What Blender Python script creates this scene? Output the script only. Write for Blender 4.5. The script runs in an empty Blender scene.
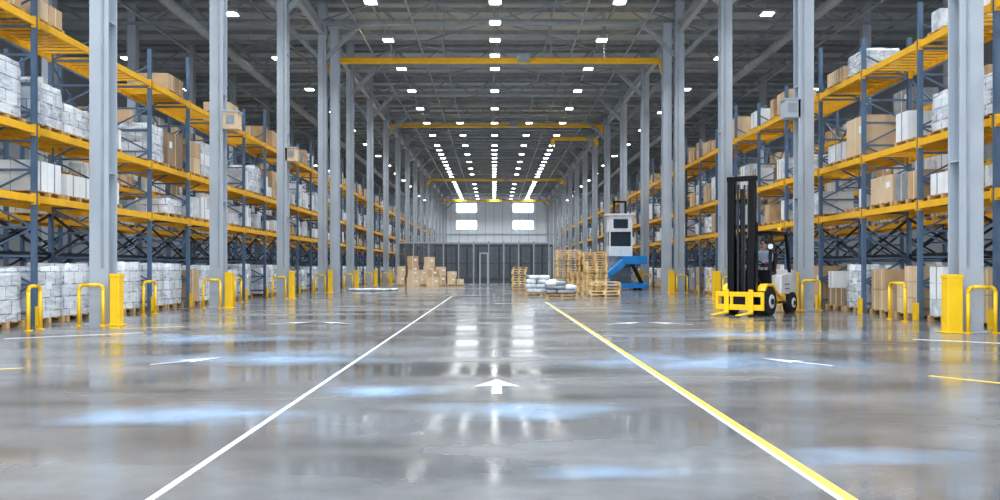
import bpy, math, random
from mathutils import Vector, Matrix
random.seed(7)
R = random.random
def U(a,b): return a+(b-a)*random.random()
scene = bpy.context.scene
try:
    scene.view_settings.view_transform='Standard'
    scene.view_settings.look='Medium High Contrast'
except Exception as e: print(e)

# ---------------------------------------------------------------- materials
def mat(name, col, rough=0.5, metal=0.0, var=0.12, scale=3.0, bump=0.0, bscale=20, emis=None, es=0, ior=None):
    m=bpy.data.materials.new(name); m.use_nodes=True
    nt=m.node_tree; b=nt.nodes['Principled BSDF']
    tc=nt.nodes.new('ShaderNodeTexCoord')
    n=nt.nodes.new('ShaderNodeTexNoise'); n.inputs['Scale'].default_value=scale; n.inputs['Detail'].default_value=4
    nt.links.new(tc.outputs['Object'],n.inputs['Vector'])
    r=nt.nodes.new('ShaderNodeValToRGB')
    r.color_ramp.elements[0].position=0.3; r.color_ramp.elements[1].position=0.7
    r.color_ramp.elements[0].color=tuple(c*(1-var) for c in col)+(1,)
    r.color_ramp.elements[1].color=tuple(min(1,c*(1+var)) for c in col)+(1,)
    nt.links.new(n.outputs['Fac'],r.inputs['Fac']); nt.links.new(r.outputs['Color'],b.inputs['Base Color'])
    b.inputs['Roughness'].default_value=rough; b.inputs['Metallic'].default_value=metal
    if ior: b.inputs['IOR'].default_value=ior
    if bump>0:
        n2=nt.nodes.new('ShaderNodeTexNoise'); n2.inputs['Scale'].default_value=bscale
        nt.links.new(tc.outputs['Object'],n2.inputs['Vector'])
        bp=nt.nodes.new('ShaderNodeBump'); bp.inputs['Strength'].default_value=bump; bp.inputs['Distance'].default_value=0.02
        nt.links.new(n2.outputs['Fac'],bp.inputs['Height']); nt.links.new(bp.outputs['Normal'],b.inputs['Normal'])
    if emis:
        b.inputs['Emission Color'].default_value=emis+(1,); b.inputs['Emission Strength'].default_value=es
    return m

M_yel=mat('yellow_paint',(0.88,0.48,0.03),0.4,var=0.08)
M_yel2=mat('safety_yellow',(0.90,0.56,0.02),0.35,var=0.06)
M_blue=mat('slate_blue_steel',(0.11,0.17,0.26),0.45,var=0.12)
M_dark=mat('dark_brace_steel',(0.025,0.03,0.045),0.5)
M_col=mat('column_grey_paint',(0.42,0.46,0.51),0.4,var=0.06,scale=1.2)
M_roof=mat('roof_deck_grey',(0.46,0.49,0.52),0.7,var=0.1,scale=0.4)
M_truss=mat('truss_grey',(0.34,0.37,0.40),0.5,0.15)
M_wall=mat('end_wall_panel',(0.80,0.84,0.87),0.7,var=0.04,scale=0.3)
M_side=mat('side_wall_panel',(0.30,0.33,0.37),0.7,var=0.08,scale=0.3)
M_card=mat('cardboard',(0.52,0.37,0.23),0.8,var=0.12,scale=2)
M_card2=mat('cardboard_light',(0.66,0.50,0.34),0.8,var=0.1,scale=2)
M_card3=mat('cardboard_dark',(0.34,0.24,0.16),0.8,var=0.1,scale=2)
M_white=mat('white_carton',(0.80,0.82,0.84),0.5,var=0.08,scale=2)
M_wrap=mat('stretch_wrap',(0.64,0.68,0.73),0.2,var=0.25,scale=5,bump=0.6,bscale=14)
M_grey=mat('grey_goods',(0.28,0.31,0.34),0.5,var=0.2)
M_wood=mat('pallet_wood',(0.56,0.38,0.19),0.75,var=0.2,scale=6)
M_woody=mat('pallet_wood_fresh',(0.76,0.56,0.30),0.7,var=0.22,scale=6)
M_tape=mat('tape',(0.72,0.62,0.42),0.3)
M_black=mat('black_steel',(0.013,0.014,0.017),0.35,0.3)
M_rub=mat('rubber',(0.02,0.02,0.02),0.75)
M_fw=mat('forklift_white',(0.70,0.72,0.75),0.3)
M_bluep=mat('bright_blue_paint',(0.02,0.24,0.62),0.35)
M_glass=mat('dark_glass',(0.03,0.05,0.07),0.08)
M_lamp=mat('lamp_lens',(1,1,1),0.4,emis=(0.95,0.98,1.0),es=13)
M_win=mat('daylight_window',(0.9,0.95,1),0.3,emis=(0.9,0.96,1.0),es=4)
M_red=mat('red_lens',(0.5,0.02,0.01),0.3)
M_fence=mat('fence_dark_grey',(0.065,0.075,0.09),0.5)
M_wpaint=mat('white_floor_paint',(0.80,0.82,0.85),0.3,var=0.12,scale=4)
M_ypaint=mat('yellow_floor_paint',(0.80,0.56,0.12),0.3,var=0.15,scale=4)
M_skin=mat('skin',(0.62,0.38,0.28),0.5)
M_cloth=mat('light_work_shirt',(0.34,0.40,0.48),0.8)
M_vest=mat('trouser_cloth',(0.05,0.07,0.11),0.8)
M_hair=mat('dark_cap',(0.02,0.018,0.016),0.7)

def film_mat():
    m=bpy.data.materials.new('stretch_film_over_cartons'); m.use_nodes=True
    nt=m.node_tree; b=nt.nodes['Principled BSDF']; L=nt.links
    tc=nt.nodes.new('ShaderNodeTexCoord'); sp=nt.nodes.new('ShaderNodeSeparateXYZ'); cb=nt.nodes.new('ShaderNodeCombineXYZ')
    L.new(tc.outputs['Object'],sp.inputs[0])
    ad=nt.nodes.new('ShaderNodeMath'); ad.operation='ADD'; L.new(sp.outputs['X'],ad.inputs[0]); L.new(sp.outputs['Y'],ad.inputs[1])
    L.new(ad.outputs[0],cb.inputs['X']); L.new(sp.outputs['Z'],cb.inputs['Y'])
    br=nt.nodes.new('ShaderNodeTexBrick'); L.new(cb.outputs[0],br.inputs['Vector'])
    br.inputs['Color1'].default_value=(0.80,0.83,0.87,1); br.inputs['Color2'].default_value=(0.46,0.50,0.57,1); br.inputs['Mortar'].default_value=(0.18,0.21,0.26,1)
    br.inputs['Scale'].default_value=1.0; br.inputs['Brick Width'].default_value=0.4; br.inputs['Row Height'].default_value=0.28; br.inputs['Mortar Size'].default_value=0.014; br.inputs['Mortar Smooth'].default_value=0.6
    n=nt.nodes.new('ShaderNodeTexNoise'); n.inputs['Scale'].default_value=3; n.inputs['Detail'].default_value=6
    mp=nt.nodes.new('ShaderNodeMapping'); mp.inputs['Scale'].default_value=(1.5,1.5,5); mp.inputs['Rotation'].default_value=(0.3,0.2,0)
    L.new(tc.outputs['Object'],mp.inputs['Vector']); L.new(mp.outputs['Vector'],n.inputs['Vector'])
    r=nt.nodes.new('ShaderNodeValToRGB'); r.color_ramp.elements[0].position=0.45; r.color_ramp.elements[1].position=0.64
    r.color_ramp.elements[0].color=(0,0,0,1); r.color_ramp.elements[1].color=(0.75,0.75,0.75,1)
    L.new(n.outputs['Fac'],r.inputs['Fac'])
    mx=nt.nodes.new('ShaderNodeMix'); mx.data_type='RGBA'
    L.new(r.outputs['Color'],mx.inputs['Factor']); L.new(br.outputs['Color'],mx.inputs['A']); mx.inputs['B'].default_value=(0.84,0.87,0.91,1)
    L.new(mx.outputs['Result'],b.inputs['Base Color']); b.inputs['Roughness'].default_value=0.14
    bp=nt.nodes.new('ShaderNodeBump'); bp.inputs['Strength'].default_value=0.8; bp.inputs['Distance'].default_value=0.03
    L.new(n.outputs['Fac'],bp.inputs['Height']); L.new(bp.outputs['Normal'],b.inputs['Normal'])
    return m
M_film=film_mat()

def floor_mat():
    m=bpy.data.materials.new('polished_concrete'); m.use_nodes=True
    nt=m.node_tree; b=nt.nodes['Principled BSDF']; L=nt.links
    tc=nt.nodes.new('ShaderNodeTexCoord')
    def noise(sc,det,vec_scale=(1,1,1)):
        mp=nt.nodes.new('ShaderNodeMapping'); mp.inputs['Scale'].default_value=vec_scale
        L.new(tc.outputs['Object'],mp.inputs['Vector'])
        n=nt.nodes.new('ShaderNodeTexNoise'); n.inputs['Scale'].default_value=sc; n.inputs['Detail'].default_value=det
        L.new(mp.outputs['Vector'],n.inputs['Vector']); return n
    n1=noise(0.45,6,(0.6,1.3,1)); n2=noise(0.5,5,(0.4,1.8,1)); n3=noise(5,4)
    r=nt.nodes.new('ShaderNodeValToRGB'); e=r.color_ramp.elements
    e[0].position=0.34; e[1].position=0.66
    e[0].color=(0.10,0.097,0.095,1); e[1].color=(0.245,0.255,0.27,1)
    L.new(n1.outputs['Fac'],r.inputs['Fac'])
    mx=nt.nodes.new('ShaderNodeMix'); mx.data_type='RGBA'; mx.blend_type='OVERLAY'; mx.inputs['Factor'].default_value=0.2
    L.new(r.outputs['Color'],mx.inputs['A']); L.new(n3.outputs['Fac'],mx.inputs['B'])
    L.new(mx.outputs['Result'],b.inputs['Base Color'])
    mr=nt.nodes.new('ShaderNodeMapRange'); mr.inputs['From Min'].default_value=0.40; mr.inputs['From Max'].default_value=0.64
    mr.inputs['To Min'].default_value=0.09; mr.inputs['To Max'].default_value=0.28
    L.new(n2.outputs['Fac'],mr.inputs['Value']); L.new(mr.outputs['Result'],b.inputs['Roughness'])
    b.inputs['IOR'].default_value=2.2
    bp=nt.nodes.new('ShaderNodeBump'); bp.inputs['Strength'].default_value=0.04; bp.inputs['Distance'].default_value=0.02
    n4=noise(1.6,2)
    L.new(n4.outputs['Fac'],bp.inputs['Height']); L.new(bp.outputs['Normal'],b.inputs['Normal'])
    return m
M_floor=floor_mat()

def painted_reflection_mat():  # pale-blue sky reflections on the floor, painted as colour with noisy alpha
    m=bpy.data.materials.new('painted_blue_reflection'); m.use_nodes=True
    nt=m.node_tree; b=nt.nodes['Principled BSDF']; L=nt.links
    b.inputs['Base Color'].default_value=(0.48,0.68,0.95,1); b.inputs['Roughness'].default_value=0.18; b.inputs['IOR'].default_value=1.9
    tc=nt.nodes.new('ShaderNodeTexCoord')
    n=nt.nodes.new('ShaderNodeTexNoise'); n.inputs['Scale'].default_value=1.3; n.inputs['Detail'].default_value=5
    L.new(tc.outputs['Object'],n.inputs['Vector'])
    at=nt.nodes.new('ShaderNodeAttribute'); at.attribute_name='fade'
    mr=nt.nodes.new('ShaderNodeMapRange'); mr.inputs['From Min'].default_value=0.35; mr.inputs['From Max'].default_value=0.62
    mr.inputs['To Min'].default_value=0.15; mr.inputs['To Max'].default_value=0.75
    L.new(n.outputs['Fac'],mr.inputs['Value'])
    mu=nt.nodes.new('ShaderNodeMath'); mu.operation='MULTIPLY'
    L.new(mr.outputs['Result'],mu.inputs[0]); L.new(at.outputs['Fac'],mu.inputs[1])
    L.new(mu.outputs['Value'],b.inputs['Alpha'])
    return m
M_reflection=painted_reflection_mat()

# ---------------------------------------------------------------- mesh builder
class MB:
    def __init__(s): s.v=[];s.f=[];s.m=[];s.mats=[];s.sm=[]
    def mi(s,m):
        if m not in s.mats: s.mats.append(m)
        return s.mats.index(m)
    def hexa(s,P,m):
        o=len(s.v); s.v+= [tuple(p) for p in P]; k=s.mi(m)
        for q in ((0,3,2,1),(4,5,6,7),(0,1,5,4),(1,2,6,5),(2,3,7,6),(3,0,4,7)):
            s.f.append(tuple(o+i for i in q)); s.m.append(k); s.sm.append(False)
    def box(s,x0,x1,y0,y1,z0,z1,m):
        s.hexa([(x0,y0,z0),(x1,y0,z0),(x1,y1,z0),(x0,y1,z0),(x0,y0,z1),(x1,y0,z1),(x1,y1,z1),(x0,y1,z1)],m)
    def rbox(s,cx,cy,sx,sy,z0,z1,a,m):
        c,t=math.cos(a),math.sin(a)
        q=[(cx+x*c-y*t,cy+x*t+y*c) for x,y in((-sx/2,-sy/2),(sx/2,-sy/2),(sx/2,sy/2),(-sx/2,sy/2))]
        s.hexa([(x,y,z0) for x,y in q]+[(x,y,z1) for x,y in q],m)
    def wrapped(s,x0,x1,y0,y1,z0,z1,m,n=5):
        o=len(s.v);k=s.mi(m); nz=6; per=[]
        c=0.05
        for i in range(n): per.append((x0+c+(x1-x0-2*c)*i/(n-1),y0))
        for i in range(n): per.append((x1,y0+c+(y1-y0-2*c)*i/(n-1)))
        for i in range(n): per.append((x1-c-(x1-x0-2*c)*i/(n-1),y1))
        for i in range(n): per.append((x0,y1-c-(y1-y0-2*c)*i/(n-1)))
        N=len(per); cx,cy=(x0+x1)/2,(y0+y1)/2
        for j in range(nz+1):
            z=z0+(z1-z0)*j/nz
            for (x,y) in per:
                g=1-U(0,0.05) if j<nz else 0.93
                s.v.append((cx+(x-cx)*g,cy+(y-cy)*g,z+(U(-.02,.02) if 0<j else 0)))
        for j in range(nz):
            for i in range(N):
                i2=(i+1)%N
                s.f.append((o+j*N+i,o+j*N+i2,o+(j+1)*N+i2,o+(j+1)*N+i)); s.m.append(k); s.sm.append(True)
        s.v.append((cx,cy,z1+0.01)); t=len(s.v)-1
        for i in range(N):
            s.f.append((o+nz*N+i,o+nz*N+(i+1)%N,t)); s.m.append(k); s.sm.append(False)
    def bar(s,p,q,w,h,m,up=(0,0,1)):
        p=Vector(p);q=Vector(q);d=(q-p).normalized();u=Vector(up)
        if abs(d.dot(u))>0.98:u=Vector((0,1,0))
        a=d.cross(u).normalized();b=a.cross(d).normalized()
        a*=w/2;b*=h/2
        s.hexa([p-a-b,p+a-b,q+a-b,q-a-b,p-a+b,p+a+b,q+a+b,q-a+b],m)
    def cyl(s,p,q,r,m,n=12,r2=None,cap=True):
        p=Vector(p);q=Vector(q);d=(q-p).normalized();u=Vector((0,0,1))
        if abs(d.dot(u))>0.98:u=Vector((0,1,0))
        a=d.cross(u).normalized();b=a.cross(d).normalized()
        if r2 is None:r2=r
        o=len(s.v);k=s.mi(m)
        for i in range(n):
            t=2*math.pi*i/n; w=a*math.cos(t)+b*math.sin(t)
            s.v.append(tuple(p+w*r)); s.v.append(tuple(q+w*r2))
        for i in range(n):
            j=(i+1)%n
            s.f.append((o+2*i,o+2*j,o+2*j+1,o+2*i+1)); s.m.append(k); s.sm.append(True)
        if cap:
            s.f.append(tuple(o+2*i for i in range(n))[::-1]); s.m.append(k); s.sm.append(False)
            s.f.append(tuple(o+2*i+1 for i in range(n))); s.m.append(k); s.sm.append(False)
    def path(s,pts,r,m,n=10):
        for i in range(len(pts)-1):
            s.cyl(pts[i],pts[i+1],r,m,n)
    def ell(s,c,rad,m,nu=16,nv=10):
        o=len(s.v);k=s.mi(m)
        for j in range(nv+1):
            ph=math.pi*j/nv
            for i in range(nu):
                t=2*math.pi*i/nu
                s.v.append((c[0]+rad[0]*math.sin(ph)*math.cos(t),c[1]+rad[1]*math.sin(ph)*math.sin(t),c[2]+rad[2]*math.cos(ph)))
        for j in range(nv):
            for i in range(nu):
                i2=(i+1)%nu
                s.f.append((o+j*nu+i,o+(j+1)*nu+i,o+(j+1)*nu+i2,o+j*nu+i2)); s.m.append(k); s.sm.append(True)
    def torus(s,c,R_,r,m,axis=Vector((0,0,1)),n=24,k2=8):
        rot=Vector((0,0,1)).rotation_difference(axis)
        pts=[]
        for i in range(n+1):
            t=2*math.pi*i/n
            pts.append(Vector(c)+rot@Vector((R_*math.cos(t),R_*math.sin(t),0)))
        s.path(pts,r,m,k2)
    def prism(s,prof,x0,x1,m):
        o=len(s.v);k=s.mi(m);n=len(prof)
        for y,z in prof: s.v.append((x0,y,z))
        for y,z in prof: s.v.append((x1,y,z))
        s.f.append(tuple(range(o,o+n))[::-1]); s.f.append(tuple(range(o+n,o+2*n)))
        s.m+=[k,k]; s.sm+=[False,False]
        for i in range(n):
            j=(i+1)%n
            s.f.append((o+i,o+j,o+n+j,o+n+i)); s.m.append(k); s.sm.append(False)
    def poly(s,pts,m):
        o=len(s.v); s.v+=pts; s.f.append(tuple(range(o,o+len(pts)))); s.m.append(s.mi(m)); s.sm.append(False)
    def make(s,name,parent=None,loc=None,rot=None,bevel=0):
        me=bpy.data.meshes.new(name); me.from_pydata(s.v,[],s.f)
        for m in s.mats: me.materials.append(m)
        me.polygons.foreach_set('material_index',s.m)
        me.polygons.foreach_set('use_smooth',s.sm)
        me.update()
        ob=bpy.data.objects.new(name,me); scene.collection.objects.link(ob)
        if parent: ob.parent=parent
        if loc: ob.location=loc
        if rot: ob.rotation_euler=rot
        if bevel:
            b=ob.modifiers.new('bevel','BEVEL'); b.width=bevel; b.segments=2; b.limit_method='ANGLE'
        return ob
def empty(name,loc=(0,0,0),rotz=0):
    e=bpy.data.objects.new(name,None); scene.collection.objects.link(e); e.location=loc; e.rotation_euler=(0,0,rotz); e.empty_display_size=0.3
    return e

# ---------------------------------------------------------------- room shell
Y0,Y1=-8.0,139.0; XW=24.0; ZR=14.2
f=MB(); f.box(-XW,XW,Y0,Y1,-0.2,0,M_floor); f.make('floor')
c=MB(); c.box(-XW,XW,Y0,Y1,ZR,ZR+0.2,M_roof); c.make('ceiling')
w=MB(); w.box(-XW-0.3,-XW,Y0,Y1,-0.2,ZR+0.2,M_side); w.make('wall_left')
w=MB(); w.box(XW,XW+0.3,Y0,Y1,-0.2,ZR+0.2,M_side); w.make('wall_right')
w=MB(); w.box(-XW,XW,Y1,Y1+0.3,-0.2,ZR+0.2,M_wall)
for i in range(-16,17): w.box(i*1.5-0.03,i*1.5+0.03,Y1-0.04,Y1,0,ZR,M_col)
w.box(-XW,XW,Y1-0.1,Y1,6.9,7.15,M_col)
w.make('wall_back')
k=1
for (xa,xb) in ((-6.5,-3.0),(3.3,6.8)):
    for (za,zb) in ((10.9,12.4),(7.9,9.4)):
        m=MB(); m.box(xa,xb,Y1-0.16,Y1-0.1,za,zb,M_win)
        m.box(xa-0.1,xb+0.1,Y1-0.2,Y1-0.08,za-0.12,za,M_col); m.box(xa-0.1,xb+0.1,Y1-0.2,Y1-0.08,zb,zb+0.12,M_col)
        m.box(xa-0.1,xa,Y1-0.2,Y1-0.08,za,zb,M_col); m.box(xb,xb+0.1,Y1-0.2,Y1-0.08,za,zb,M_col)
        m.make('window_%d'%k); k+=1

# ---------------------------------------------------------------- columns
XL,XR=-8.3,8.9
yL=[9.6,17.0,24.1,31.5,38.8,46.2,53.6,61.5]+[61.5+7.6*i for i in range(1,11)]
yR=[7.4,15.1,23.0,30.8,38.5,47.2,55.0,63.0]+[63+7.6*i for i in range(1,10)]
def column(x,y,portal=False,wd=0.40):
    m=MB(); h=ZR; t=0.04; s=0.2
    hw=wd/2
    m.box(x-hw,x+hw,y-s,y-s+t,0,h,M_col); m.box(x-hw,x+hw,y+s-t,y+s,0,h,M_col)
    m.box(x-0.03,x+0.03,y-s+t,y+s-t,0,h,M_col)
    m.box(x-hw-0.08,x+hw+0.08,y-s-0.08,y+s+0.08,0,0.04,M_col)
    for z in (3.2,6.4,9.6,12.2):
        m.box(x-hw+0.01,x+hw-0.01,y-s+t,y+s-t,z,z+0.03,M_col)
    sg=1 if x<0 else -1
    m.box(x+sg*0.08-0.02,x+sg*0.08+0.02,y-s-0.03,y-s,1.2,h-1,M_truss)
    if portal:
        x2=x+sg*0.55
        m.box(x2-0.2,x2+0.2,y+0.0,y+0.04,0,h-1.2,M_col); m.box(x2-0.2,x2+0.2,y+0.44,y+0.48,0,h-1.2,M_col)
        m.box(x2-0.03,x2+0.03,y+0.04,y+0.44,0,h-1.2,M_col)
    m.bar((x,y,11.2),(x+sg*1.9,y,13.1),0.14,0.2,M_truss)
    m.bar((x,y,11.2),(x-sg*1.9,y,13.1),0.14,0.2,M_truss)
    m.make('steel_column')
for y in yL: column(XL,y,portal=abs(y-38.8)<0.1)
for y in yR: column(XR,y,portal=abs(y-38.5)<0.1,wd=0.44)
for sx in (-17.5,18):
    m=MB()
    for y in yL:
        m.box(sx-0.2,sx+0.2,y-0.2,y+0.2,0,ZR,M_col)
    m.make('outer_columns')

def guard(x,y,sg):
    m=MB(); xx=x+sg*0.42; h=0.10 if sg>0 else 0.14
    m.box(xx-h,xx+h,y-0.4,y-0.18,0,1.06,M_yel2)
    m.box(xx-h-0.06,xx+h+0.06,y-0.46,y-0.12,0,0.025,M_yel2)
    m.box(xx-h-0.01,xx+h+0.01,y-0.41,y-0.17,1.01,1.08,M_yel2)
    m.make('column_guard',bevel=0.02)
for y in yL[:9]: guard(XL,y,1)
for y in yR[:9]: guard(XR,y,-1)
def hoop(x,y,dx,dy,h=0.85):
    m=MB(); n=5; r=0.1; pts=[]
    L=math.hypot(dx,dy); ux,uy=dx/L,dy/L
    pts.append((0,0)); pts.append((0,h-r))
    for i in range(1,n+1):
        t=math.pi/2*i/n; pts.append((r-r*math.cos(t),h-r+r*math.sin(t)))
    for i in range(n+1):
        t=math.pi/2*i/n; pts.append((L-r+r*math.sin(t),h-r+r*math.cos(t)))
    pts.append((L,0))
    m.path([(x+ux*a,y+uy*a,b) for a,b in pts],0.036,M_yel2,10)
    m.cyl((x,y,0),(x,y,0.02),0.08,M_yel2,12); m.cyl((x+dx,y+dy,0),(x+dx,y+dy,0.02),0.08,M_yel2,12)
    m.make('safety_hoop_rail')
for y in yL[1:8]:
    hoop(XL+0.2,y-0.42,-0.5,0.0)
    hoop(XL-0.55,y+3.2,0,0.7)
hoop(-8.85,15.2,0.0,0.4)
for y in yR[1:8]:
    hoop(XR-0.2,y-0.42,0.5,0.0)
    hoop(XR+0.3,y+2.8,0,0.7)

# ---------------------------------------------------------------- roof structure
tr=MB()
ys=[(a+b)/2 for a,b in zip(yL,yR)]
for y in ys:
    za,zb=13.0,14.05
    tr.box(-XW,XW,y-0.1,y+0.1,za-0.08,za+0.08,M_truss)
    tr.box(-XW,XW,y-0.1,y+0.1,zb-0.1,zb+0.1,M_truss)
    x=-XW; k=0
    while x<XW-0.1:
        x2=x+1.5
        tr.bar((x,y,za if k%2 else zb),(x2,y,zb if k%2 else za),0.08,0.08,M_truss)
        x=x2;k+=1
tr.make('roof_trusses')
pu=MB()
y=2.0
while y<138:
    pu.box(-XW,XW,y-0.05,y+0.05,13.98,14.2,M_truss); y+=1.9
for x in (-20,-17,-14,-11,-5.6,-2.8,0.0,2.8,5.6,11,14,17,20):
    pu.box(x-0.04,x+0.04,Y0,Y1,13.25,13.37,M_truss)
for i in range(len(ys)-1):
    for (a,b) in ((-8.3,0),(0,8.7),(-17,-8.3),(8.7,17)):
        pu.bar((a,ys[i],13.15),(b,ys[i+1],13.15),0.06,0.06,M_truss); pu.bar((b,ys[i],13.15),(a,ys[i+1],13.15),0.06,0.06,M_truss)
for x in (XL,XR):
    pu.box(x-0.12,x+0.12,2,Y1-0.5,12.45,12.5,M_col); pu.box(x-0.12,x+0.12,2,Y1-0.5,12.9,12.95,M_col); pu.box(x-0.02,x+0.02,2,Y1-0.5,12.5,12.9,M_col)
for x,z in ((-6.6,12.9),(-3.9,12.95),(4.2,12.95),(7.2,12.9),(-15.5,12.2),(16,12.2)):
    pu.cyl((x,4,z),(x,137,z),0.05,M_truss,8)
pu.make('roof_purlins_girders_pipes')  # one mesh: purlins, bracing, column-line girders and sprinkler pipes
for x in (-13.5,14):
    m=MB(); m.cyl((x,6,12.2),(x,134,12.2),0.22,M_truss,16)
    yy=8
    while yy<134: 
        m.cyl((x,yy,12.2),(x,yy+0.08,12.2),0.25,M_truss,16)
        m.bar((x,yy,12.4),(x,yy,14.0),0.03,0.03,M_truss); yy+=4
    m.make('ventilation_duct')

def crane(y,z,xa,xb):
    m=MB()
    m.box(xa,xb,y-0.15,y+0.15,z-0.12,z-0.08,M_yel2); m.box(xa,xb,y-0.15,y+0.15,z+0.08,z+0.12,M_yel2); m.box(xa,xb,y-0.04,y+0.04,z-0.08,z+0.08,M_yel2)
    for e,sg in ((xa,1),(xb,-1)):
        m.bar((e,y,z),(e-sg*0.25,y,z-0.12),0.3,0.24,M_yel2); m.bar((e-sg*0.2,y,z-0.05),(e-sg*0.3,y,z-0.6),0.3,0.22,M_yel2)
    m.box((xa+xb)/2+1.0,(xa+xb)/2+1.6,y-0.25,y+0.25,z-0.1,z+0.25,M_truss)
    for t in range(1,6):
        x=xa+(xb-xa)*t/6
        m.bar((x,y,z),(x,y,14.0),0.05,0.05,M_truss)
    m.make('overhead_crane_beam')
crane(40.0,11.55,-7.85,8.2)
crane(63.5,12.5,-7.8,8.3)
crane(67.5,12.1,5.2,8.4)
crane(98,12.0,-7.8,8.3)
crane(128,12.0,-7.8,8.3)

# ---------------------------------------------------------------- lamps (louvred high-bay fixtures: lens + downward lamp)
m=MB(); LP=[]
def lamp(x,y,z=12.7,s=0.24,pw=0):
    m.box(x-s,x+s,y-s,y+s,z,z+0.03,M_lamp)
    m.box(x-s-0.05,x+s+0.05,y-s-0.05,y+s+0.05,z+0.03,z+0.14,M_col)
    m.bar((x,y,z+0.14),(x,y,14.0),0.03,0.03,M_truss)
    if pw: LP.append((x,y,z-0.02,pw))
y=34.7-5.8*6;k=0
PW=200
while y<136:
    p=PW if (y<=36 or k%2==0) else 0
    if y<36 or k%2==0 or y<46 or y>75: lamp(0.05,y,pw=p)
    if y<36 or k%2==0 or y>75:
        for x in (-5.35,5.45): lamp(x,y,pw=p)
    if y>60 and k%2==0:
        lamp(-2.7,y); lamp(2.8,y)
    if y>34: y+=2.9;k+=1
    else: y+=5.8
y=-2
while y<136:
    for x in (-11.8,12.3,-20,20.5): lamp(x,y,12.6,pw=PW)
    y+=7.6
fx=m.make('high_bay_ceiling_lights')
for (x,y,z,p) in LP:
    ld=bpy.data.lights.new('lamp_emitter','AREA'); ld.shape='SQUARE'; ld.size=0.5; ld.energy=p; ld.color=(0.92,0.965,1.0); ld.spread=math.radians(125)
    lo=bpy.data.objects.new('lamp_emitter',ld); scene.collection.objects.link(lo); lo.location=(x,y,z); lo.parent=fx

# ---------------------------------------------------------------- racks
LV=(2.72,4.15,6.4)
def rack(name,xf,sg,ya,n,bay=2.8,dep=1.2):
    m=MB(); xb=xf+sg*dep; H=7.3
    for i in range(n+1):
        y=ya+i*bay
        for x in (xf,xb):
            m.box(x-0.05,x+0.05,y-0.045,y+0.045,0,H if i%3 else H+0.5,M_blue)
            m.box(x-0.09,x+0.09,y-0.08,y+0.08,0,0.015,M_blue)
        z=0.25;k=0
        while z<H-0.6:
            m.box(min(xf,xb),max(xf,xb),y-0.02,y+0.02,z-0.025,z+0.025,M_blue)
            m.bar((xf if k%2 else xb,y,z),(xb if k%2 else xf,y,z+0.6),0.03,0.04,M_blue)
            z+=0.6;k+=1
        m.box(xf-sg*0.1-0.03,xf-sg*0.1+0.03,y-0.09,y+0.09,0,0.4,M_yel2)
    for i in range(n):
        y=ya+i*bay
        for z in LV:
            for x in (xf-sg*0.03,xb):
                m.box(x-0.035,x+0.035,y+0.045,y+bay-0.045,z-0.15,z,M_yel)
                for yy in (y+0.05,y+bay-0.09):
                    m.box(x-0.045,x+0.045,yy,yy+0.04,z-0.2,z+0.04,M_yel)
            for j in range(1,10):
                yy=y+j*bay/10
                m.box(min(xf,xb),max(xf,xb),yy-0.04,yy+0.04,z-0.05,z-0.005,M_yel)
        m.bar((xb,y,1.5),(xb,y+bay,2.5),0.04,0.06,M_dark); m.bar((xb,y,2.5),(xb,y+bay,1.5),0.04,0.06,M_dark)
        m.bar((xb,y,0.6),(xb,y+bay,1.5),0.04,0.06,M_dark)
        m.box(xb-0.03,xb+0.03,y,y+bay,1.5,1.58,M_dark)
        if i%2==0:
            m.bar((xb,y,4.2),(xb,y+bay,6.2),0.03,0.04,M_blue); m.bar((xb,y,6.2),(xb,y+bay,4.2),0.03,0.04,M_blue)
    return m.make(name)
def pallet(m,x0,x1,y0,y1,z,wd=M_wood):
    m.box(x0,x1,y0,y0+0.1,z,z+0.022,wd);m.box(x0,x1,(y0+y1)/2-0.05,(y0+y1)/2+0.05,z,z+0.022,wd);m.box(x0,x1,y1-0.1,y1,z,z+0.022,wd)
    for a in (x0,(x0+x1)/2-0.05,x1-0.1):
        for b in (y0,(y0+y1)/2-0.05,y1-0.1): m.box(a,a+0.1,b,b+0.1,z+0.022,z+0.1,wd)
    for i in range(5):
        a=y0+(y1-y0-0.12)*i/4
        m.box(x0,x1,a,a+0.12,z+0.1,z+0.125,wd)
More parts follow.
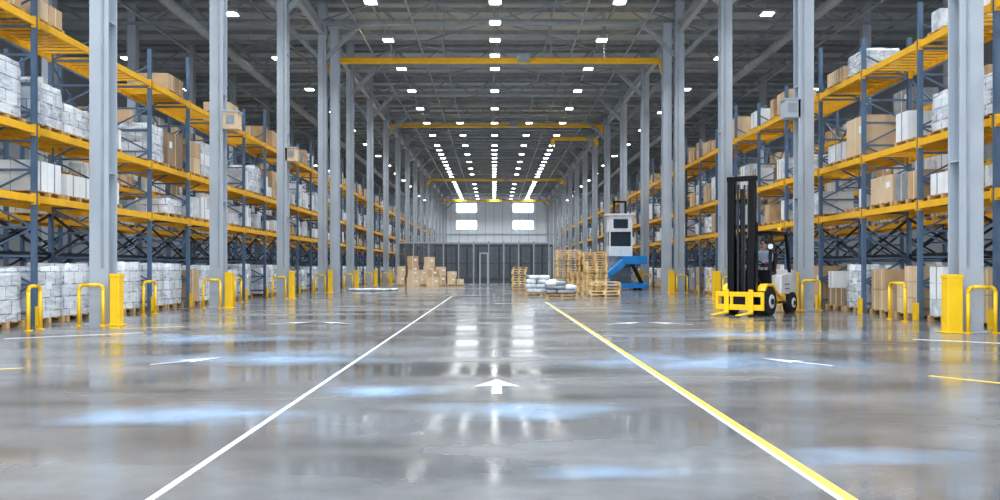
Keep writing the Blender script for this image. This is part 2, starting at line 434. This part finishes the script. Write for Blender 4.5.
def load(m,x0,x1,y0,y1,z,h,kind):
    pallet(m,x0,x1,y0,y1,z); z+=0.127
    ins=U(0,0.06); x0+=ins;x1-=ins;y0+=ins;y1-=ins
    if kind=='wrap':
        m.wrapped(x0,x1,y0,y1,z,z+h,M_film)
        if R()<0.5: m.box(x0-0.004,x1+0.004,(y0+y1)/2-0.12,(y0+y1)/2+0.1,z+h*0.55,z+h*0.55+0.16,M_white)
    elif kind=='big':
        mm=random.choice((M_card,M_card2,M_card3,M_grey))
        m.box(x0,x1,y0,y1,z,z+h,mm)
        m.box(x0-0.004,x1+0.004,(y0+y1)/2-0.03,(y0+y1)/2+0.03,z+0.02,z+h+0.004,M_tape)
        m.box(x0-0.005,x1+0.005,y0+0.12,y0+0.32,z+h*0.55,z+h*0.75,M_white)
    else:
        mm={'card':(M_card,M_card2),'white':(M_white,M_white,M_wrap),'mix':(M_card,M_white,M_card3,M_grey)}[kind]
        nb=random.choice((2,3)); nz=max(1,int(h/0.36))
        for kz in range(nz):
            for a in range(2):
                for b in range(nb):
                    if kz==nz-1 and R()<0.2: continue
                    q=random.choice(mm); g1=0.008
                    X0=x0+(x1-x0)*a/2+g1;X1=x0+(x1-x0)*(a+1)/2-g1;Y0_=y0+(y1-y0)*b/nb+g1;Y1_=y0+(y1-y0)*(b+1)/nb-g1
                    m.box(X0,X1,Y0_,Y1_,z+h*kz/nz,z+h*(kz+1)/nz-0.008,q)
                    if q is not M_wrap:
                        m.box(X0-0.003,X1+0.003,(Y0_+Y1_)/2-0.02,(Y0_+Y1_)/2+0.02,z+h*kz/nz+0.01,z+h*(kz+1)/nz-0.006,M_tape if q is not M_white else M_grey)
def goods(name,xf,sg,ya,n,bay=2.8,dep=1.2,dens=1.0,left=True):
    m=MB()
    xa,xb=sorted((xf+sg*0.06,xf+sg*(dep-0.06)))
    for i in range(n):
        y=ya+i*bay
        for li,z in enumerate((0.0,)+LV):
            for s in range(2):
                y0=y+0.12+s*1.3; y1=y0+1.18
                if li==0:
                    if R()>0.95*dens: continue
                    load(m,xa,xb,y0,y1,z,U(0.95,1.25),random.choices(('wrap','white','card','big','mix'),(10,1,1,1,1) if left else (5,1,2,3,2))[0])
                elif li==1:
                    if R()>0.85*dens: continue
                    load(m,xa,xb,y0,y1,z,U(0.35,0.75),random.choices(('wrap','white','card','big','mix'),(2,7,2,1,1))[0])
                elif li==2:
                    if R()>0.85*dens: continue
                    load(m,xa,xb,y0,y1,z,U(0.5,1.2),random.choices(('wrap','white','card','big','mix'),(3,6,1,2,1))[0])
                else:
                    if R()>0.5*dens: continue
                    load(m,xa,xb,y0,y1,z,U(0.35,0.9),random.choices(('wrap','white','card','big'),(1,1,4,3))[0])
    return m.make(name)
NB=43
rack('pallet_rack',-9.6,-1,8.3,NB); goods('rack_goods',-9.6,-1,8.3,NB)
rack('pallet_rack',9.8,1,7.2,NB);  goods('rack_goods',9.8,1,7.2,NB,left=False)
rack('pallet_rack',-13.6,-1,8.3,NB); goods('rack_goods',-13.6,-1,8.3,NB,dens=0.8)
rack('pallet_rack',13.9,1,7.2,NB);  goods('rack_goods',13.9,1,7.2,NB,dens=0.8,left=False)

# ---------------------------------------------------------------- floor markings, painted reflections
m=MB(); m.box(-1.80,-1.76,1.5,34,0,0.004,M_wpaint); m.make('white_lane_line')
m=MB(); m.box(1.81,1.88,1.5,28,0,0.004,M_ypaint); m.box(1.78,1.81,1.5,28,0,0.004,M_wpaint); m.make('yellow_lane_line')
m=MB()
m.rbox(5.3,8.3,0.05,1.5,0,0.004,math.radians(38),M_ypaint)
m.rbox(-6.4,9.2,0.03,1.7,0,0.004,math.radians(-62),M_ypaint)
m.rbox(7.7,13.0,0.05,1.6,0,0.004,math.radians(55),M_wpaint)
m.rbox(-7.4,14.2,0.05,2.2,0,0.004,math.radians(-55),M_wpaint)
m.rbox(-7.0,16.0,0.05,1.5,0,0.004,math.radians(-60),M_ypaint)
m.make('floor_corner_marks')
def arrow(name,x,y,L,W,a):
    m=MB(); c,s=math.cos(a),math.sin(a)
    P=[(-W*0.10,-L/2),(W*0.10,-L/2),(W*0.10,0.0),(W/2,-0.02*L),(0,L/2),(-W/2,-0.02*L),(-W*0.10,0.0)]
    P=[(x+p*c-q*s,y+p*s+q*c) for p,q in P]
    m.poly([(p,q,0.0045) for p,q in P],M_wpaint)
    m.make(name)
arrow('painted_floor_arrow',0.03,8.1,1.0,0.46,0)
arrow('painted_floor_arrow',-3.95,10.3,1.0,0.3,math.radians(-38))
arrow('painted_floor_arrow',3.85,10.2,1.0,0.3,math.radians(36))
arrow('painted_floor_arrow',-4.4,17.4,1.1,0.35,math.radians(-50))
arrow('painted_floor_arrow',-3.4,17.4,1.1,0.35,math.radians(50))
arrow('painted_floor_arrow',2.8,17.3,1.1,0.35,math.radians(-50))
arrow('painted_floor_arrow',3.8,17.3,1.1,0.35,math.radians(50))
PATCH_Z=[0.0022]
def patch(cx,cy,rx,ry,st=1.0):  # soft-edged floor decal, a bluish reflection painted into its colour
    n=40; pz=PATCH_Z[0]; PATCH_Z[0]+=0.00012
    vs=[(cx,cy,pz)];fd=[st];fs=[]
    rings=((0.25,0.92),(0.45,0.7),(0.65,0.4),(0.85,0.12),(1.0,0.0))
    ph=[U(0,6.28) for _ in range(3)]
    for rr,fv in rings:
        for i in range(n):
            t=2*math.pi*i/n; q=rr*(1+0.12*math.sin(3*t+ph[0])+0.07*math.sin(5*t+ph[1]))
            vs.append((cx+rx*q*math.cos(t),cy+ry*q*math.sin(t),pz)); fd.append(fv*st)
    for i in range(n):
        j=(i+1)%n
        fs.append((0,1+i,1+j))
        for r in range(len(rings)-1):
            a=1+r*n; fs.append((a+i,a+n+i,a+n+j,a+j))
    me=bpy.data.meshes.new('painted_floor_reflection'); me.from_pydata(vs,[],fs); me.materials.append(M_reflection)
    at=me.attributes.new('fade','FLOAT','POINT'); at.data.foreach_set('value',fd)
    ob=bpy.data.objects.new('painted_floor_reflection',me); scene.collection.objects.link(ob)
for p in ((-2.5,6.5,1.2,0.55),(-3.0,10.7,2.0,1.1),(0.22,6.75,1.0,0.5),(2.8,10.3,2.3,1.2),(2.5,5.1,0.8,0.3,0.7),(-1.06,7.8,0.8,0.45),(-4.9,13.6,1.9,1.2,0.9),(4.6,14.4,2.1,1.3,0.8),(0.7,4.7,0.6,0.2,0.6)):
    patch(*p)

# ---------------------------------------------------------------- fence, boxes, pallets
m=MB(); fy=57.0
xa,xb=-6.8,3.9
m.box(xa,xb,fy-0.03,fy+0.03,2.95,3.05,M_col); m.box(xa,xb,fy-0.03,fy+0.03,0.1,0.18,M_fence); m.box(xa,xb,fy-0.03,fy+0.03,1.5,1.56,M_fence)
x=xa
while x<xb:
    m.box(x,x+0.066,fy-0.01,fy+0.01,0.1,3.0,M_fence); x+=0.085
x=xa
while x<=xb+0.1:
    m.box(x-0.05,x+0.05,fy-0.06,fy+0.06,0,3.1,M_truss); m.box(x-0.12,x+0.12,fy-0.12,fy+0.12,0,0.02,M_fence); x+=1.07
m.box(-1.05,-0.95,fy-0.1,fy-0.06,0,2.3,M_col); m.box(-0.5,-0.4,fy-0.1,fy-0.06,0,2.3,M_col); m.box(-1.05,-0.4,fy-0.1,fy-0.06,2.2,2.3,M_col)
m.make('security_fence')
m=MB(); m.box(-5.5,5.5,75,76,0,3.4,M_fence)
for i in range(11): m.box(-5.4+i,-4.6+i,74.95,75,0.3,3.2,M_grey)
m.make('storage_lockers')
m=MB()
def cbox(m,cx,cy,sx,sy,z,h,a=0,mt=None):
    q=mt or random.choice((M_card,M_card2,M_card2))
    m.rbox(cx,cy,sx,sy,z,z+h,a,q)
    m.rbox(cx,cy,0.06,sy+0.006,z+0.01,z+h+0.004,a,M_tape)
    m.rbox(cx+sx*0.25*math.cos(a),cy+sx*0.25*math.sin(a),0.16,sy+0.008,z+h*0.5,z+h*0.72,a,M_white)
for cx,w_,hs in ((-6.1,0.6,(0.6,0.6)),(-5.35,0.75,(0.65,0.6,0.6)),(-4.75,0.5,(0.5,0.45)),(-4.3,0.75,(0.6,0.6,0.6)),(-3.5,0.7,(0.6,0.55)),(-2.8,0.6,(0.5,0.35)),(-2.2,0.5,(0.35,))):
    z=0.127; pallet(m,cx-w_/2,cx+w_/2,53-0.4,53+0.4,0)
    for h in hs: cbox(m,cx+U(-.03,.03),53,w_*U(0.85,0.97),0.75,z,h,U(-.06,.06)); z+=h
m.make('cardboard_box_stack')
m=MB()
for cx,cy in ((-5.1,50.5),(-3.9,51)):
    cbox(m,cx,cy,0.8,0.7,0,0.6,0.1); cbox(m,cx+0.05,cy,0.6,0.6,0.6,0.5,-0.1)
m.make('cardboard_box_stack')
def pstack(name,x0,x1,y0,y1,n,mt=M_woody):
    m=MB()
    for i in range(n):
        j=U(-0.04,0.04)
        pallet(m,x0+j,x1+j,y0+U(-.03,.03),y1,0.126*i,random.choice((mt,mt,M_wood)))
    m.make(name)
pstack('wooden_pallet_stack',3.25,4.5,41.5,42.7,17)
pstack('wooden_pallet_stack',4.6,5.85,41.3,42.5,16)
pstack('wooden_pallet_stack',3.9,5.15,32.6,33.8,5)
pstack('wooden_pallet_stack',3.4,4.0,35.5,36.7,8)
pstack('wooden_pallet_stack',0.95,1.7,41.5,42.5,10)
pstack('wooden_pallet_stack',4.3,5.3,37.5,38.6,12)
def sack(m,cx,cy,cz,sx,sy,sz,mt):
    o=len(m.v);k=m.mi(mt);nu,nv=16,8
    def sp(v,e): return math.copysign(abs(v)**e,v)
    ph=U(0,6)
    for j in range(nv+1):
        p=-math.pi/2+math.pi*j/nv
        for i in range(nu):
            t=2*math.pi*i/nu; wob=1+0.05*math.sin(5*t+ph+2*p)
            m.v.append((cx+sx/2*sp(math.cos(p),.5)*sp(math.cos(t),.4)*wob,cy+sy/2*sp(math.cos(p),.5)*sp(math.sin(t),.4)*wob,cz+sz/2+sz/2*sp(math.sin(p),.7)))
    for j in range(nv):
        for i in range(nu):
            i2=(i+1)%nu
            m.f.append((o+j*nu+i,o+j*nu+i2,o+(j+1)*nu+i2,o+(j+1)*nu+i)); m.m.append(k); m.sm.append(True)
m=MB(); pallet(m,1.35,2.65,34,35.1,0); pallet(m,2.1,3.4,32.4,33.5,0)
for z,n in ((0.126,3),(0.32,3),(0.51,3),(0.68,2)):
    for i in range(n):
        sack(m,1.6+i*0.42+U(-.04,.04)+(3-n)*0.15,34.35,z,0.46,0.6,0.22,M_wrap); sack(m,1.6+i*0.42+U(-.04,.04),34.85,z,0.46,0.5,0.22,M_grey)
for z,n in ((0.126,3),(0.3,3),(0.46,2)):
    for i in range(n):
        sack(m,2.32+i*0.42+U(-.05,.05),32.9,z,0.48,0.9,0.22,random.choice((M_wrap,M_white,M_grey)))
m.make('wrapped_sack_pile')
m=MB()
for i in range(6): sack(m,-7.4+i*0.42,42+U(-.3,.3),0,0.5,0.7,U(0.12,0.25),M_wrap)
m.make('plastic_wrap_bundle')

# ---------------------------------------------------------------- forklift
FX,FY,FA=7.05,21.2,math.radians(-40)
fk=empty('forklift',(FX,FY,0),FA)
m=MB()
m.prism([(-0.62,0.3),(0.75,0.3),(1.05,0.42),(1.05,0.62),(-0.4,0.62),(-0.62,0.5)],-0.36,0.36,M_yel2)
for sx in (-1,1):
    a,b=sorted((sx*0.36,sx*0.56))
    m.prism([(-1.12,0.62),(-1.05,0.74),(-0.9,0.8),(-0.5,0.8),(-0.35,0.72),(-0.3,0.5),(0.35,0.5),(0.35,0.28),(-0.2,0.28),(-0.3,0.45),(-0.42,0.66),(-0.55,0.73),(-0.9,0.73),(-1.05,0.6)],a,b,M_yel2)
    m.box(a,b,-0.1,0.3,0.32,0.36,M_black)
m.make('chassis',fk,bevel=0.015)
m=MB()
m.prism([(0.1,0.5),(0.95,0.5),(1.0,0.95),(0.9,1.08),(0.15,1.0)],-0.52,0.52,M_fw)
m.box(-0.525,0.525,0.35,0.75,0.62,0.68,M_black); m.box(-0.525,0.525,0.35,0.75,0.74,0.8,M_black)
m.make('engine_hood',fk,bevel=0.03)
m=MB()
m.prism([(0.72,0.55),(1.05,0.58),(1.2,0.32),(1.34,0.5),(1.36,0.9),(1.28,1.12),(0.95,1.16),(0.95,0.66),(0.72,0.62)],-0.5,0.5,M_fw)
m.box(-0.3,0.3,1.33,1.38,0.6,0.95,M_black)
m.make('counterweight',fk,bevel=0.03)
m=MB()
for sx in (-1,1):
    for (yy,r,w_,xo) in ((-0.72,0.35,0.22,0.47),(0.85,0.27,0.2,0.48)):
        x0=sx*(xo-w_/2);x1=sx*(xo+w_/2)
        m.cyl((x0,yy,r),(x1,yy,r),r,M_rub,28); m.cyl((x1-sx*0.005,yy,r),(x1+sx*0.02,yy,r),r*0.5,M_fw,20); m.cyl((x1+sx*0.02,yy,r),(x1+sx*0.05,yy,r),r*0.22,M_black,12)
        for t in range(20):
            an=2*math.pi*t/20
            m.bar((x0,yy+math.cos(an)*r*0.99,r+math.sin(an)*r*0.99),(x1,yy+math.cos(an+0.1)*r*0.99,r+math.sin(an+0.1)*r*0.99),0.04,0.03,M_rub)
m.make('wheels',fk)
m=MB()
for sx in (-1,1):
    m.bar((sx*0.47,-0.5,0.6),(sx*0.45,-0.5,1.15),0.07,0.07,M_black); m.bar((sx*0.45,-0.5,1.15),(sx*0.42,-0.28,2.1),0.07,0.07,M_black)
    m.bar((sx*0.45,0.92,1.05),(sx*0.42,0.72,2.1),0.07,0.07,M_black)
    m.bar((sx*0.42,-0.36,2.12),(sx*0.42,0.8,2.12),0.07,0.07,M_black)
    m.cyl((sx*0.5,-0.56,1.75),(sx*0.5,-0.44,1.75),0.08,M_black,14); m.cyl((sx*0.5,-0.575,1.75),(sx*0.5,-0.56,1.75),0.07,M_white,14)
    m.bar((sx*0.42,-0.42,1.75),(sx*0.5,-0.47,1.75),0.03,0.03,M_black)
m.bar((-0.45,-0.36,2.12),(0.45,-0.36,2.12),0.07,0.07,M_black); m.bar((-0.45,0.8,2.12),(0.45,0.8,2.12),0.07,0.07,M_black)
for i in range(1,8): m.bar((-0.42+i*0.105,-0.36,2.13),(-0.42+i*0.105,0.8,2.13),0.03,0.045,M_black)
m.cyl((0.25,0.7,2.16),(0.25,0.7,2.28),0.05,M_yel,12)
m.make('overhead_guard',fk)
m=MB()
m.prism([(-0.62,0.5),(-0.4,0.5),(-0.42,1.1),(-0.5,1.22),(-0.58,1.15)],-0.42,0.42,M_black)
m.bar((0,-0.45,1.1),(0,-0.22,1.28),0.05,0.05,M_black)
ax=Vector((0,0.55,0.83)).normalized()
m.torus((0,-0.2,1.3),0.17,0.016,M_black,ax)
for t in (0,2.1,4.2): m.bar((0,-0.2,1.3),(0.165*math.cos(t),-0.2+0.165*math.sin(t)*0.83,1.3-0.165*math.sin(t)*0.55),0.02,0.012,M_black)
for i in range(3): m.bar((0.28+i*0.05,-0.42,1.1),(0.28+i*0.05,-0.36,1.35),0.014,0.014,M_black); m.ell((0.28+i*0.05,-0.36,1.36),(0.02,0.02,0.02),M_red,8,6)
m.make('dashboard',fk)
m=MB()
m.prism([(0.08,1.0),(0.52,1.0),(0.55,1.08),(0.5,1.13),(0.1,1.13)],-0.24,0.24,M_black)
m.prism([(0.45,1.1),(0.58,1.1),(0.68,1.6),(0.62,1.65),(0.56,1.6)],-0.22,0.22,M_black)
m.make('seat',fk,bevel=0.02)
m=MB(); my=-1.2
for sx in (-1,1):
    m.box(*sorted((sx*0.33,sx*0.37)),my-0.02,my+0.15,0.12,2.35,M_black)
    m.box(*sorted((sx*0.25,sx*0.37)),my+0.12,my+0.15,0.12,2.35,M_black); m.box(*sorted((sx*0.29,sx*0.37)),my-0.02,my+0.0,0.12,2.35,M_black)
    m.box(*sorted((sx*0.19,sx*0.33)),my-0.06,my+0.1,0.15,3.48,M_black)
    m.box(*sorted((sx*0.33,sx*0.36)),my-0.06,my+0.08,1.6,3.48,M_black)
    m.cyl((sx*0.14,my+0.08,0.2),(sx*0.14,my+0.08,1.95),0.045,M_black,14); m.cyl((sx*0.14,my+0.08,1.95),(sx*0.14,my+0.08,3.3),0.028,M_grey,12)
    m.box(*sorted((sx*0.06,sx*0.11)),my-0.04,my-0.02,0.5,3.3,M_dark)
    m.bar((sx*0.3,my+0.15,1.0),(sx*0.35,-0.55,0.55),0.07,0.07,M_black)
m.cyl((0,my+0.03,0.2),(0,my+0.03,3.2),0.05,M_black,14)
for z in (0.3,0.95,1.55,2.2,2.85,3.4):
    m.box(-0.33,0.33,my+0.06,my+0.12,z,z+0.1,M_black)
m.box(-0.37,0.37,my-0.07,my+0.1,3.4,3.52,M_black)
m.make('mast',fk,bevel=0.006)
m=MB(); cy=my-0.12
m.box(-0.62,0.62,cy-0.05,cy,0.14,0.28,M_yel2); m.box(-0.62,0.62,cy-0.05,cy,0.48,0.6,M_yel2)
for x in (-0.59,-0.2,0.2,0.59): m.box(x-0.04,x+0.04,cy-0.045,cy+0.02,0.14,0.6,M_yel2)
m.box(-0.3,0.3,cy-0.02,cy+0.06,0.25,0.52,M_black)
for sx in (-1,1):
    m.box(sx*0.32-0.06,sx*0.32+0.06,cy-0.1,cy-0.05,0.05,0.66,M_yel2)
    x=sx*0.32
    m.prism([(cy-0.06,0.04),(cy-0.06,0.1),(cy-0.3,0.09),(cy-0.9,0.06),(cy-0.9,0.04)][::-1],x-0.06,x+0.06,M_yel2)
m.make('fork_carriage',fk,bevel=0.008)
m=MB()
for sx in (-1,1): 
    m.box(*sorted((sx*0.56,sx*0.66)),-0.25,0.15,0.3,0.34,M_black)
    m.ell((sx*0.4,1.36,1.0),(0.05,0.02,0.05),M_red,10,6)
m.make('steps_and_lights',fk)

# driver ---------------------------------------------------------------
dr=empty('forklift_driver',(FX,FY,0),FA)
def skin(name,verts,edges,radii,mt,root=0,sub=2):
    me=bpy.data.meshes.new(name); me.from_pydata([Vector(v) for v in verts],edges,[]); me.materials.append(mt)
    ob=bpy.data.objects.new(name,me); scene.collection.objects.link(ob); ob.parent=dr
    sk=ob.modifiers.new('skin','SKIN'); sk.use_smooth_shade=True
    for i,r in enumerate(radii):
        d=me.skin_vertices[0].data[i]; d.radius=(r,r) if not isinstance(r,tuple) else r; d.use_root=(i==root)
    s=ob.modifiers.new('sub','SUBSURF'); s.levels=sub; s.render_levels=sub
    return ob
V=[(0,0.28,1.17),(0,0.31,1.33),(0,0.30,1.5),(0,0.27,1.62),(0,0.26,1.70)]
E=[(0,1),(1,2),(2,3),(3,4)]; RR=[(0.16,0.12),(0.145,0.11),(0.17,0.12),(0.08,0.07),(0.055,0.055)]
for sx in (-1,1):
    o=len(V); V+=[(sx*0.19,0.28,1.58),(sx*0.25,0.12,1.38),(sx*0.17,-0.1,1.36)]
    E+=[(3,o),(o,o+1),(o+1,o+2)]; RR+=[0.07,0.05,0.036]
skin('shirt_torso_and_arms',V,E,RR,M_cloth)
V=[(0,0.3,1.2)];E=[];RR=[(0.15,0.12)]
for sx in (-1,1):
    o=len(V); V+=[(sx*0.1,0.22,1.19),(sx*0.15,-0.15,1.2),(sx*0.15,-0.26,0.93),(sx*0.15,-0.3,0.74)]
    E+=[(0,o),(o,o+1),(o+1,o+2),(o+2,o+3)]; RR+=[0.1,0.07,0.055,0.045]
skin('trousers',V,E,RR,M_vest)
for sx in (-1,1):
    m=MB(); m.ell((sx*0.15,-0.38,0.69),(0.05,0.14,0.055),M_black,12,8); m.make('boot',dr)
    hv=[(sx*0.17,-0.1,1.36),(sx*0.165,-0.15,1.365),(sx*0.16,-0.18,1.36)]
    he=[(0,1),(1,2)]; hr=[0.03,(0.035,0.02),(0.035,0.018)]
    skin('palm',hv,he,hr,M_skin,sub=1)
    for i in range(4):
        ox=sx*(0.185-0.018*i); ln=(0.8,0.95,1.0,0.85)[i]
        skin('finger',[(ox,-0.18,1.36),(ox,-0.18-0.03*ln,1.355),(ox,-0.185-0.035*ln,1.33),(ox,-0.18-0.02*ln,1.31)],[(0,1),(1,2),(2,3)],[0.009,0.009,0.008,0.007],M_skin,sub=1)
    skin('thumb',[(sx*0.145,-0.14,1.36),(sx*0.12,-0.165,1.35),(sx*0.115,-0.19,1.335)],[(0,1),(1,2)],[0.011,0.01,0.008],M_skin,sub=1)
m=MB()
hx,hy,hz=0,0.24,1.82
m.ell((hx,hy,hz),(0.078,0.098,0.115),M_skin,20,14)
m.ell((hx,hy-0.02,hz-0.06),(0.058,0.07,0.055),M_skin,14,10)
m.cyl((0,0.255,1.66),(0,0.25,1.76),0.052,M_skin,14)
m.prism([(hy-0.09,hz+0.015),(hy-0.122,hz-0.025),(hy-0.09,hz-0.035)],-0.013,0.013,M_skin)
for sx in (-1,1):
    m.ell((sx*0.03,hy-0.088,hz+0.01),(0.014,0.008,0.009),M_white,10,6); m.ell((sx*0.03,hy-0.095,hz+0.01),(0.006,0.004,0.006),M_black,8,6)
    m.ell((sx*0.08,hy,hz-0.005),(0.012,0.02,0.032),M_skin,10,8)
    m.bar((sx*0.045,hy-0.09,hz+0.032),(sx*0.015,hy-0.096,hz+0.034),0.008,0.006,M_hair)
m.ell((0,hy-0.083,hz-0.06),(0.024,0.009,0.007),M_red,10,6)
m.ell((hx,hy+0.02,hz+0.045),(0.088,0.1,0.088),M_hair,20,12)
m.ell((hx,hy-0.1,hz+0.045),(0.06,0.07,0.012),M_hair,14,6)
m.make('head_with_cap',dr)

# ---------------------------------------------------------------- blue stacker machine
st=empty('blue_reach_truck',(6.9,44.2,0),0)
m=MB()
m.prism([(-0.9,0.1),(1.2,0.1),(1.2,0.45),(-0.9,0.35)],-0.9,1.5,M_bluep)
m.make('base',st,bevel=0.02)
m=MB()
m.hexa([(-0.9,-0.9,0.5),(0.2,-0.9,1.3),(0.2,-0.1,1.3),(-0.9,-0.1,0.5),(-0.95,-0.9,0.75),(0.1,-0.9,1.7),(0.1,-0.1,1.7),(-0.95,-0.1,0.75)],M_bluep)
m.box(0.1,1.4,-0.9,0.0,1.4,1.85,M_bluep)
m.bar((-0.8,-0.5,0.3),(-0.8,-0.5,0.7),0.12,0.3,M_bluep); m.bar((1.2,-0.5,0.3),(0.6,-0.5,1.5),0.12,0.2,M_black)
m.make('lift_arm',st,bevel=0.02)
m=MB()
m.box(-0.55,0.75,0.0,1.0,1.85,2.4,M_fw); m.box(-0.55,0.75,0.0,1.0,3.2,4.1,M_fw)
for x in (-0.53,0.67): 
    for y in (0,0.92): m.box(x,x+0.08,y,y+0.08,2.4,3.2,M_fw)
m.box(-0.45,0.65,0.05,0.9,2.4,3.2,M_glass)
m.box(-0.7,0.9,-0.1,1.1,4.1,4.2,M_fw); m.box(-0.3,0.5,-0.02,0,3.4,3.9,M_glass)
m.box(-0.5,0.7,0.1,0.9,0.4,1.85,M_grey)
m.make('cabin',st,bevel=0.02)
m=MB()
for x in (-0.1,0.55): m.box(x-0.06,x+0.06,1.1,1.25,0.3,5.0,M_black)
for z in (1.2,2.4,3.6,4.9): m.box(-0.16,0.61,1.1,1.25,z,z+0.1,M_black)
m.make('mast',st)
m=MB()
for x in (-0.75,1.05):
    for y in (-0.6,0.9): m.cyl((x-0.1,y,0.2),(x+0.1,y,0.2),0.2,M_rub,18)
m.make('wheels',st)

for x,y,z in ((XL+0.45,24.1-0.1,5.35),(XR-0.38,23.0,5.5),(XL+0.35,31.5,5.4)):
    m=MB(); m.box(x-0.22,x+0.22,y-0.2,y+0.2,z,z+0.5,M_card2 if x<0 else M_col); m.box(x-0.25,x+0.25,y-0.23,y+0.23,z+0.5,z+0.54,M_col)
    m.box(x-0.12,x+0.12,y-0.22,y-0.2,z+0.15,z+0.4,M_grey)
    m.make('column_junction_box')

# ---------------------------------------------------------------- world & camera
wd=bpy.data.worlds.new('world'); scene.world=wd; wd.use_nodes=True
bg=wd.node_tree.nodes['Background']; bg.inputs['Color'].default_value=(0.80,0.90,1.0,1); bg.inputs['Strength'].default_value=3.4
cam=bpy.data.cameras.new('camera'); co=bpy.data.objects.new('camera',cam); scene.collection.objects.link(co)
co.location=(0,0,1.2); co.rotation_euler=(math.pi/2,0,0)
cam.lens=28.8; cam.sensor_width=36; cam.shift_x=0.006; cam.shift_y=0.018; cam.clip_end=400
scene.camera=co
